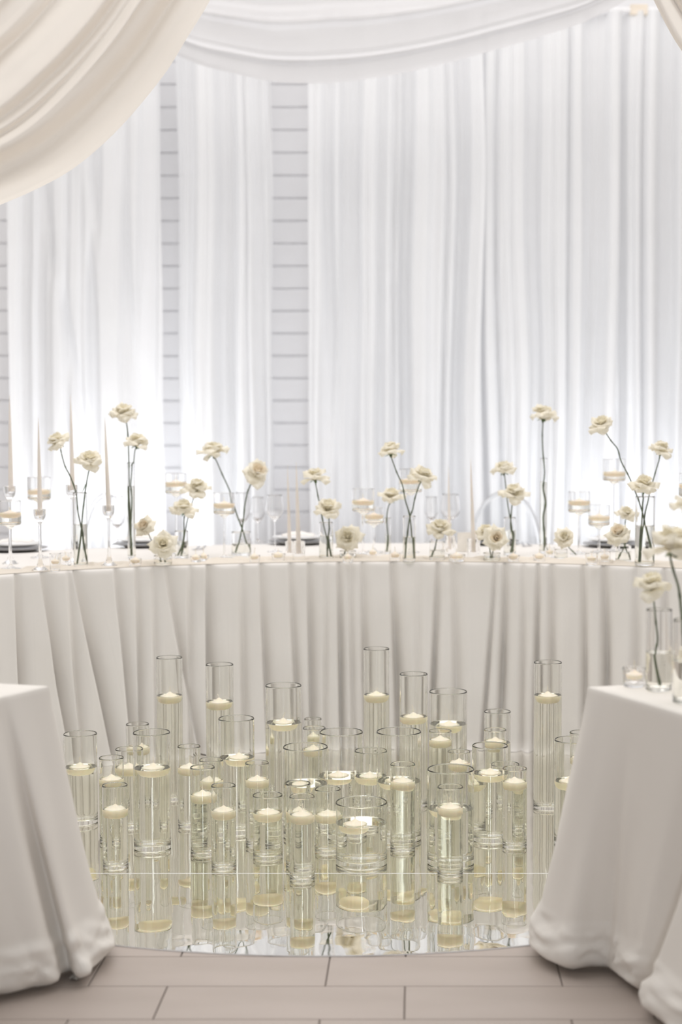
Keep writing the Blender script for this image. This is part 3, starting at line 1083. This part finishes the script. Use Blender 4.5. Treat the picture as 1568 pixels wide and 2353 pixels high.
# roses of the flowered side table (near, soft focus)
ZS = 0.72
Yn = table_vase(1514, 60, 1400, 1500, 1592, 'blurred clear vase with one rose on the flowered side table', 'vases on the flowered side table', ZS)
rose(1500, 1340, 88, (0.0, -0.35, 1), [(1503, 1380), (1508, 1430), (1512, 1470), (1507, 1505), (1517, 1575)], Yn, ZS + 0.012, 'single blurred rose in its own vase on the flowered side table', 'roses on the flowered side table', 201)
Yn = table_vase(1582, 72, 1424, 1520, 1622, 'blurred clear vase at the flowered table with the biggest rose', 'vases on the flowered side table', ZS)
rose(1550, 1243, 128, (-0.1, 0.15, 1), [(1541, 1275), (1548, 1310), (1560, 1350), (1566, 1400), (1572, 1470), (1580, 1608)], Yn, ZS + 0.012, 'biggest blurred rose with dark calyx over the flowered side table', 'roses on the flowered side table', 202)
rose(1584, 1160, 80, (0.2, -0.2, 1), [(1584, 1200), (1586, 1300), (1588, 1400), (1592, 1608)], Yn + 0.01, ZS + 0.012, 'highest blurred rose over the flowered side table', 'roses on the flowered side table', 203, fwd=0.10)
Yn = table_vase(1574, 50, 1556, 1564, 1578, 'blurred low cup with one rose on the flowered side table', 'vases on the flowered side table', ZS)
rose(1578, 1518, 72, (-0.2, -1, 0.4), [(1576, 1555), (1574, 1572)], Yn, ZS + 0.01, 'lowest blurred rose set in a cup on the flowered side table', 'roses on the flowered side table', 204)


# ================================================================== CANDLE GOBLETS
def goblet(cx, w, yt, ybt, yb, yw, label):
    g = on_z(cx, yb, TT)
    Y = g.y
    R = w * Y / F / 2
    zt, zc = at_y(cx, yt, Y).z - TT, at_y(cx, ybt, Y).z - TT
    hw = at_y(cx, yw, Y).z - TT
    t = 0.0022
    rs = 0.0052
    prof = [(0, 0.0), (0.038, 0.0), (0.039, 0.002), (0.036, 0.004), (0.015, 0.008), (rs, 0.020), (rs * 0.85, zc * 0.5), (rs, zc - 0.018), (R * 0.45, zc - 0.006), (R * 0.9, zc - 0.002), (R, zc + 0.004), (R, zt - 0.001), (R - t * 0.5, zt), (R - t, zt - 0.001), (R - t, zc + 0.008), (R * 0.85, zc + 0.004), (0, zc + 0.004)]
    o = link('candle_goblet', lathe('candle_goblet', prof, 40, 45), M['glass_thin'])
    X = at_y(cx, yb, Y).x
    o.location = (X, Y, TT + 0.0006)
    tag(o, label, 'candle holder', 'stemmed glass candle goblets on the head table')
    r = R - t + 0.0004
    link('water', lathe('water', [(0, zc + 0.0036), (r * 0.86, zc + 0.0036), (r, zc + 0.0082), (r, hw + 0.001), (r - 0.003, hw), (0, hw)], 40, 45), M['water'], o)
    put_candle(X, Y, TT + hw, R * 0.80, 0.030, 'blush floating candle in the ' + label.replace('stemmed glass goblet ', 'goblet '), 'floating candles in the stemmed goblets', 'wax_blush', wick=True)


for a in [
    (92, 52, 1097, 1147, 1282, 1126, 'stemmed glass goblet behind the second taper candle'),
    (25, 50, 1151, 1205, 1308, 1178, 'stemmed glass goblet in front of the outermost taper candle'),
    (406, 50, 1088, 1133, 1272, 1108, 'stemmed glass goblet raised behind the stacked rose pair'),
    (516, 49, 1133, 1180, 1284, 1157, 'stemmed glass goblet beside the crossing stems'),
    (835, 51, 1123, 1174, 1276, 1150, 'stemmed glass goblet above the full yellow rose'),
    (860, 44, 1166, 1202, 1270, 1183, 'short stemmed glass goblet tucked beside a taller one'),
    (944, 53, 1078, 1130, 1270, 1102, 'stemmed glass goblet half hidden by a spiky rose'),
    (1411, 52, 1055, 1104, 1266, 1085, 'tallest stemmed glass goblet beside the leaning long rose'),
    (1331, 51, 1130, 1176, 1274, 1151, 'middle stemmed glass goblet of the trio near the single rose'),
    (1377, 50, 1160, 1207, 1270, 1186, 'shortest stemmed glass goblet of the trio near the single rose'),
    (1585, 52, 1088, 1140, 1285, 1112, 'stemmed glass goblet past the three-rose vase'),
]:
    goblet(*a)


# ================================================================== TAPERS
def taper(tip, base, w, label):
    """base pixel lies in the holder cup"""
    def fn(Y):
        b_ = at_y(*base, Y)
        t_ = at_y(*tip, Y)
        d = t_ - b_
        L = d.length
        R = w * Y / F / 2
        prof = [(0, 0), (R, 0), (R, L * 0.12), (R * 0.82, L * 0.4), (R * 0.55, L * 0.7), (R * 0.25, L * 0.93), (R * 0.12, L), (0, L)]
        o = link('taper_candle', lathe('taper_candle', prof, 20, 50), M['taper'])
        o.location = b_
        o.rotation_euler = d.to_track_quat('Z', 'Y').to_euler()
        tag(o, label, 'candle', 'pale taper candles on the head table')
        w_ = link('wick', tube_mesh('wick', [Vector((0, 0, -0.002)), Vector((0, 0, 0.004)), Vector((0.001, 0, 0.010))], 0.0007, 6), M['wick'], o)
        w_.location = (0, 0, L)
    return fn


def stick(cx, w, yt, ybt, yb, label):
    g = on_z(cx, yb, TT)
    Y = g.y
    R = w * Y / F / 2
    zt, zc = at_y(cx, yt, Y).z - TT, at_y(cx, ybt, Y).z - TT
    rs = 0.0062
    prof = [(0, 0), (0.031, 0), (0.033, 0.002), (0.027, 0.006), (0.014, 0.016), (rs, 0.045), (rs * 0.9, zc * 0.5), (rs, zc - 0.02), (R * 0.5, zc - 0.006), (R * 0.88, zc + 0.006), (R, zc + 0.02), (R, zt - 0.002), (R - 0.003, zt), (R * 0.55, zt - 0.001), (R * 0.5, zc + 0.016), (0, zc + 0.012)]
    o = link('candlestick', lathe('candlestick', prof, 32, 50), M['glass_thin'])
    o.location = (at_y(cx, yb, Y).x, Y, TT + 0.0006)
    tag(o, label, 'candlestick', 'clear glass candlesticks on the head table')
    return Y


for tip, base, w, st, lt, ls in [
    ((22, 914), (25, 1129), 11, (24, 28, 1117, 1142, 1296), 'pale taper candle outermost on the table, by the wall strip', 'clear candlestick of the outermost taper candle'),
    ((88, 967), (92, 1184), 11, (93, 27, 1170, 1194, 1311), 'pale taper candle standing in front of a candle goblet', 'clear candlestick standing in front of a candle goblet'),
    ((162, 913), (167, 1126), 11, (167, 27, 1114, 1138, 1292), 'pale taper candle behind the two crossing rose stems', 'clear candlestick behind the two crossing rose stems'),
    ((241, 965), (250, 1174), 11, (251, 27, 1161, 1185, 1300), 'slightly leaning pale taper candle between rose and tube vase', 'clear candlestick between the leaf-stemmed rose and tube vase'),
]:
    Y = stick(*st, ls)
    taper(tip, base, w, lt)(Y)


def block(cx, w, yt, yb, label):
    """small straight-sided clear holder with a socket"""
    g = on_z(cx, yb, TT)
    Y = g.y + w * g.y / F / 2
    R = w * Y / F / 2
    h = at_y(cx, yt, Y).z - TT
    o = link('candlestick', lathe('candlestick', [(0, 0), (R, 0), (R, h - 0.002), (R - 0.002, h), (R * 0.62, h), (R * 0.58, h * 0.35), (0, h * 0.33)], 28, 40), M['glass_thin'])
    o.location = (at_y(cx, yb, Y).x, Y, TT + 0.0006)
    tag(o, label, 'candlestick', 'low clear taper holders on the head table')
    return Y, at_y(cx, yb, Y).x, h


for tip, base, w, st, lt, ls in [
    ((661, 1075), (666, 1270), 9, (666, 20, 1243, 1282), 'slim taper of the pair, farther from the roses', 'low clear holder of the paired taper farther from the roses'),
    ((681, 1068), (687, 1272), 11, (687, 29, 1243, 1288), 'slim taper of the pair, nearer the roses', 'low clear holder of the paired taper nearer the roses'),
    ((1031, 1078), (1034, 1262), 8, (1036, 24, 1232, 1274), 'thin faint taper behind the flat-topped rose', 'low clear holder behind the flat-topped rose'),
    ((1082, 1060), (1089, 1268), 10, (1089, 30, 1238, 1284), 'slim leaning taper standing by the place card', 'low clear holder standing by the place card'),
]:
    Y, X, h = block(*st, ls)
    taper(tip, base, w, lt)(Y)


# ================================================================== VOTIVES
def votive(cx, w, yt, yb, label, tall=False, z=TT, grp='small votive glasses on the head table'):
    g = on_z(cx, yb, z)
    Y = g.y + w * g.y / F / 2
    R = w * Y / F / 2
    h = max(0.016, at_y(cx, yt, Y).z - z)
    t = 0.0022
    o = link('votive_glass', lathe('votive_glass', [(0, 0), (R * 0.86, 0), (R * 0.9, 0.002), (R, h - 0.001), (R - t * 0.5, h), (R - t, h - 0.001), (R * 0.9 - t, 0.008), (0, 0.007)], 32, 40), M['glass_thin'])
    X = at_y(cx, yb, Y).x
    o.location = (X, Y, z + 0.0006)
    tag(o, label, 'votive glass', grp)
    hw = 0.010 + (h - 0.010) * (0.45 if tall else 0.62)
    hc_ = 0.022 if tall else 0.026
    put_candle(X, Y, z + max(hw + 0.006, 0.0092 + hc_ * 0.645), R * 0.70, hc_, 'blush dome candle in the ' + label.replace('clear ', '').replace('blurred ', ''), grp.replace('votive glasses', 'dome candles'), 'wax_blush')


for a in [
    (127, 26, 1272, 1314, 'clear sparkling votive glass at the foot of the second taper', True),
    (152, 26, 1270, 1301, 'clear votive glass just beside the crossing-stem vase', True),
    (311, 30, 1284, 1302, 'low clear votive below the two-rose tube vase', False),
    (450, 26, 1278, 1293, 'low clear votive beside the short two-rose vase', False),
    (468, 24, 1276, 1290, 'smaller low clear votive of the touching pair', False),
    (585, 27, 1276, 1292, 'low clear votive in front of the squat X vase', False),
    (640, 32, 1272, 1289, 'low clear votive beside the paired slim tapers', False),
    (800, 27, 1276, 1293, 'low clear votive in front of the full yellow rose', False),
    (857, 24, 1266, 1281, 'low clear votive under the short goblet', False),
    (908, 28, 1271, 1289, 'low clear votive beside the vase of crossing long stems', False),
    (1050, 40, 1274, 1292, 'low clear votive in front of the place card', False),
    (1180, 30, 1276, 1291, 'low clear votive in front of the stacked pair by the chair', False),
    (1240, 30, 1275, 1290, 'low clear votive at the foot of the tallest tube vase', False),
    (1264, 24, 1258, 1284, 'clear bright votive glass beside the lying rose', True),
    (1360, 30, 1272, 1301, 'clear votive glass below the goblet trio', True),
    (1390, 28, 1268, 1296, 'clear votive glass between goblet trio and small tumbler', True),
]:
    votive(*a[:5], tall=a[5])
votive(1458, 56, 1535, 1582, 'blurred clear votive glass at the corner of the flowered table', tall=True, z=ZS, grp='votive glasses on the flowered side table')


# ================================================================== PLACE SETTINGS
def wine_glass(cx, w, yt, ybowl, yb, label):
    Y = on_z(cx, yb, TT).y
    R = w * Y / F / 2
    h = at_y(cx, yt, Y).z - TT
    zb_ = at_y(cx, ybowl, Y).z - TT
    t = 0.0014
    prof = [(0, 0), (0.033, 0), (0.034, 0.0015), (0.012, 0.005), (0.0035, 0.014), (0.0032, zb_ - 0.012), (0.008, zb_ - 0.003), (R * 0.62, zb_ + 0.012), (R * 0.95, zb_ + 0.035), (R, zb_ + 0.05), (R * 0.82, h - 0.001), (R * 0.82 - t * .5, h), (R * 0.82 - t, h - 0.001), (R - t, zb_ + 0.05), (R * 0.95 - t, zb_ + 0.036), (R * 0.6, zb_ + 0.0145), (0, zb_ + 0.003)]
    o = link('wine_glass', lathe('wine_glass', prof, 32, 60), M['glass_thin'])
    o.location = (at_y(cx, yb, Y).x, Y, TT + 0.0006)
    tag(o, label, 'wine glass', 'empty wine glasses at the place settings')


for a in [
    (270, 36, 1140, 1212, 1252, 'empty wine glass behind the leaning taper candle'),
    (593, 34, 1143, 1198, 1246, 'empty wine glass behind the peach-hearted rose stem'),
    (632, 42, 1138, 1194, 1268, 'broad empty wine glass beside the plate with napkin'),
    (557, 36, 1132, 1200, 1248, 'empty wine glass behind the squat X vase'),
    (992, 32, 1142, 1196, 1246, 'empty wine glass behind the flat-topped rose'),
    (1035, 46, 1136, 1194, 1248, 'broad empty wine glass behind the thin faint taper'),
]:
    wine_glass(*a)


def plates(cx, yb, lab, R=0.14, napkin=True):
    c = on_z(cx, yb, TT)
    ch = link('charger_plate', lathe('charger_plate', [(0, 0), (R * 0.62, 0), (R * 0.66, 0.003), (R, 0.014), (R, 0.017), (R * 0.66, 0.007), (0, 0.005)], 48), M['charger'])
    ch.location = (c.x, c.y, TT + 0.0006)
    tag(ch, 'dark grey charger plate ' + lab, 'plate', 'charger plates on the head table')
    p = link('dinner_plate', lathe('dinner_plate', [(0, 0), (R * 0.5, 0), (R * 0.56, 0.003), (R * 0.86, 0.015), (R * 0.86, 0.018), (R * 0.56, 0.007), (0, 0.005)], 48), M['plate'])
    p.location = (c.x, c.y, TT + 0.019)
    tag(p, 'white dinner plate stacked ' + lab, 'plate', 'white dinner plates on the chargers')
    if napkin:
        def fn(u, v):
            x, y = (u - 0.5) * 0.15, (v - 0.5) * 0.10
            return (x, y, 0.006 + 0.022 * math.exp(-((x * 14) ** 2 + (y * 18) ** 2)) + 0.006 * noise.noise(Vector((x * 40, y * 40, cx))))
        nk = link('napkin', grid_mesh('napkin', 24, 18, fn), M['napkin'])
        nk.location = (c.x, c.y, TT + 0.033)
        sol = nk.modifiers.new('thickness', 'SOLIDIFY')
        sol.thickness = 0.003
        tag(nk, 'soft white napkin folded on the plate ' + lab, 'napkin', 'napkins on the plates')


plates(36, 1266, 'by the outermost taper candle')
plates(330, 1256, 'behind the two-rose tube vase')
plates(686, 1250, 'behind the paired slim tapers')
plates(1124, 1250, 'behind the place card')
plates(1410, 1256, 'behind the goblet trio')


def fork(px, py, label):
    c = on_z(px, py, TT)
    root = empty('fork', (c.x, c.y, TT + 0.001))
    tag(root, label, 'fork', 'steel forks at the place settings')
    link('handle', tube_mesh('handle', [Vector((0, 0.10, 0.006)), Vector((0, 0.03, 0.004)), Vector((0, -0.03, 0.003))], [0.004, 0.003, 0.0025], 8), M['silver'], root)
    link('neck', box_mesh('neck', -0.011, 0.011, -0.05, -0.03, 0.002, 0.004, 0.0008), M['silver'], root)
    for x in (-0.009, -0.003, 0.003, 0.009):
        link('tine', tube_mesh('tine', [Vector((x, -0.05, 0.003)), Vector((x, -0.07, 0.004)), Vector((x, -0.088, 0.007))], [0.0013, 0.0012, 0.0007], 6), M['silver'], root)


fork(452, 1262, 'steel fork beside the short two-rose vase')
fork(466, 1261, 'second steel fork beside the short two-rose vase, farther from it')
fork(1204, 1254, 'steel fork near the stacked rose pair and clear chair')
fork(1216, 1253, 'steel fork nearer the tallest tube vase')

c = on_z(1075, 1268, TT)
card = link('place_card', box_mesh('place_card', -0.045, 0.045, -0.0012, 0.0012, 0, 0.085, 0.0004), M['paper'])
card.location = (c.x, c.y, TT + 0.001)
card.rotation_euler = (-0.12, 0, 0)
tag(card, 'blank cream card standing among the low votives', 'card')
flap = link('stand_flap', box_mesh('stand_flap', -0.04, 0.04, 0.0, 0.03, 0.0, 0.0015), M['paper'], card)
flap.rotation_euler = (0.12, 0, 0)


# ================================================================== CLEAR CHAIRS
def chair(px, ytop, half_px, Y, label):
    root = empty('clear_chair', (at_y(px, ytop, Y).x, Y, 0))
    tag(root, label, 'chair', 'clear acrylic chairs behind the head table')
    zt = at_y(px, ytop, Y).z
    hw = half_px * Y / F
    zs = 0.46
    pts = []
    for k in range(25):
        a = math.pi * k / 24
        x = -math.cos(a) * hw
        z = zs + 0.12 + (zt - zs - 0.12) * math.sin(a) ** 0.75
        pts.append(Vector((x, 0.02 * (z - zs), z)))
    pts = [Vector((-hw * 0.9, 0, zs))] + pts + [Vector((hw * 0.9, 0, zs))]
    link('back_frame', tube_mesh('back_frame', pts, 0.011, 10), M['acrylic'], root)

    def panel(u, v):
        a = math.pi * (0.06 + 0.88 * u)
        x = -math.cos(a) * hw * 0.93
        zt_ = zs + 0.12 + (zt - zs - 0.14) * math.sin(a) ** 0.75
        return (x, 0.012, zs + 0.05 + (zt_ - zs - 0.05) * v)
    link('backrest', grid_mesh('backrest', 20, 8, panel), M['acrylic_sheet'], root)
    link('seat', box_mesh('seat', -hw, hw, -0.42, 0.02, zs - 0.02, zs, 0.006), M['acrylic'], root)
    for x in (-hw * 0.88, hw * 0.88):
        for y in (-0.39, 0.0):
            link('leg', tube_mesh('leg', [Vector((x, y, 0)), Vector((x, y, zs - 0.02))], [0.012, 0.017], 10), M['acrylic'], root)


m, nt, b, out = mat('acrylic_sheet')
t_ = nt.nodes.new('ShaderNodeBsdfTransparent')
t_.inputs[0].default_value = (0.96, 0.97, 0.98, 1)
mx = nt.nodes.new('ShaderNodeMixShader')
mx.inputs[0].default_value = 0.93
b.inputs['Roughness'].default_value = 0.1
b.inputs['Base Color'].default_value = (0.8, 0.82, 0.85, 1)
nt.links.new(b.outputs[0], mx.inputs[1])
nt.links.new(t_.outputs[0], mx.inputs[2])
nt.links.new(mx.outputs[0], out.inputs['Surface'])
M['acrylic_sheet'] = m
chair(243, 1138, 56, 7.62, 'clear arched chair behind the taper candles and wine glass')
chair(1162, 1132, 82, 7.92, 'clear arched chair behind the upper and lower rose pair')


# ================================================================== RUNNER
# chiffon runner along the front of the top, pressed flat under whatever stands on it
bpy.context.view_layer.update()
FOOT = []
for o in list(C.objects):
    if o.parent is not None or o.name.split('.')[0] not in ('bud_vase', 'votive_glass', 'candle_goblet', 'candlestick', 'charger_plate', 'wine_glass', 'place_card', 'fork', 'rose'):
        continue
    if abs(o.location.z - TT) > 0.03:
        continue
    if o.type == 'MESH':
        rr = max(math.hypot(v.co.x, v.co.y) for v in o.data.vertices if v.co.z < 0.03)
    else:
        rr = 0.012 if o.name.startswith('rose') else 0.10
    FOOT.append((o.location.x, o.location.y, rr))


def runner(u, v):
    a = A0 + 0.03 + (A1 - A0 - 0.06) * u
    s = a * AR
    wv = 0.17 + 0.03 * noise.noise(Vector((s * 3, 1, 1)))
    r = AR - 0.002 + wv * v
    n_ = 0.5 + 0.5 * noise.noise(Vector((s * 9 + 3 * v, v * 2.5, 7))) + 0.35 * noise.noise(Vector((s * 24, v * 5, 9)))
    p = arc_p(a, r, 0)
    free = 1.0
    for fx, fy, fr in FOOT:
        free = min(free, max(0.0, (math.hypot(p.x - fx, p.y - fy) - fr - 0.008) / 0.022))
    free = free * free * (3 - 2 * free)
    return arc_p(a, r, TT + 0.0003 + 0.017 * max(0, n_) * min(1, 0.02 + v * 2.2) * free)


ru = link('table_runner', grid_mesh('table_runner', 900, 32, runner), M['runner'])
tag(ru, 'crumpled cream chiffon runner laid along the head table edge', 'runner')
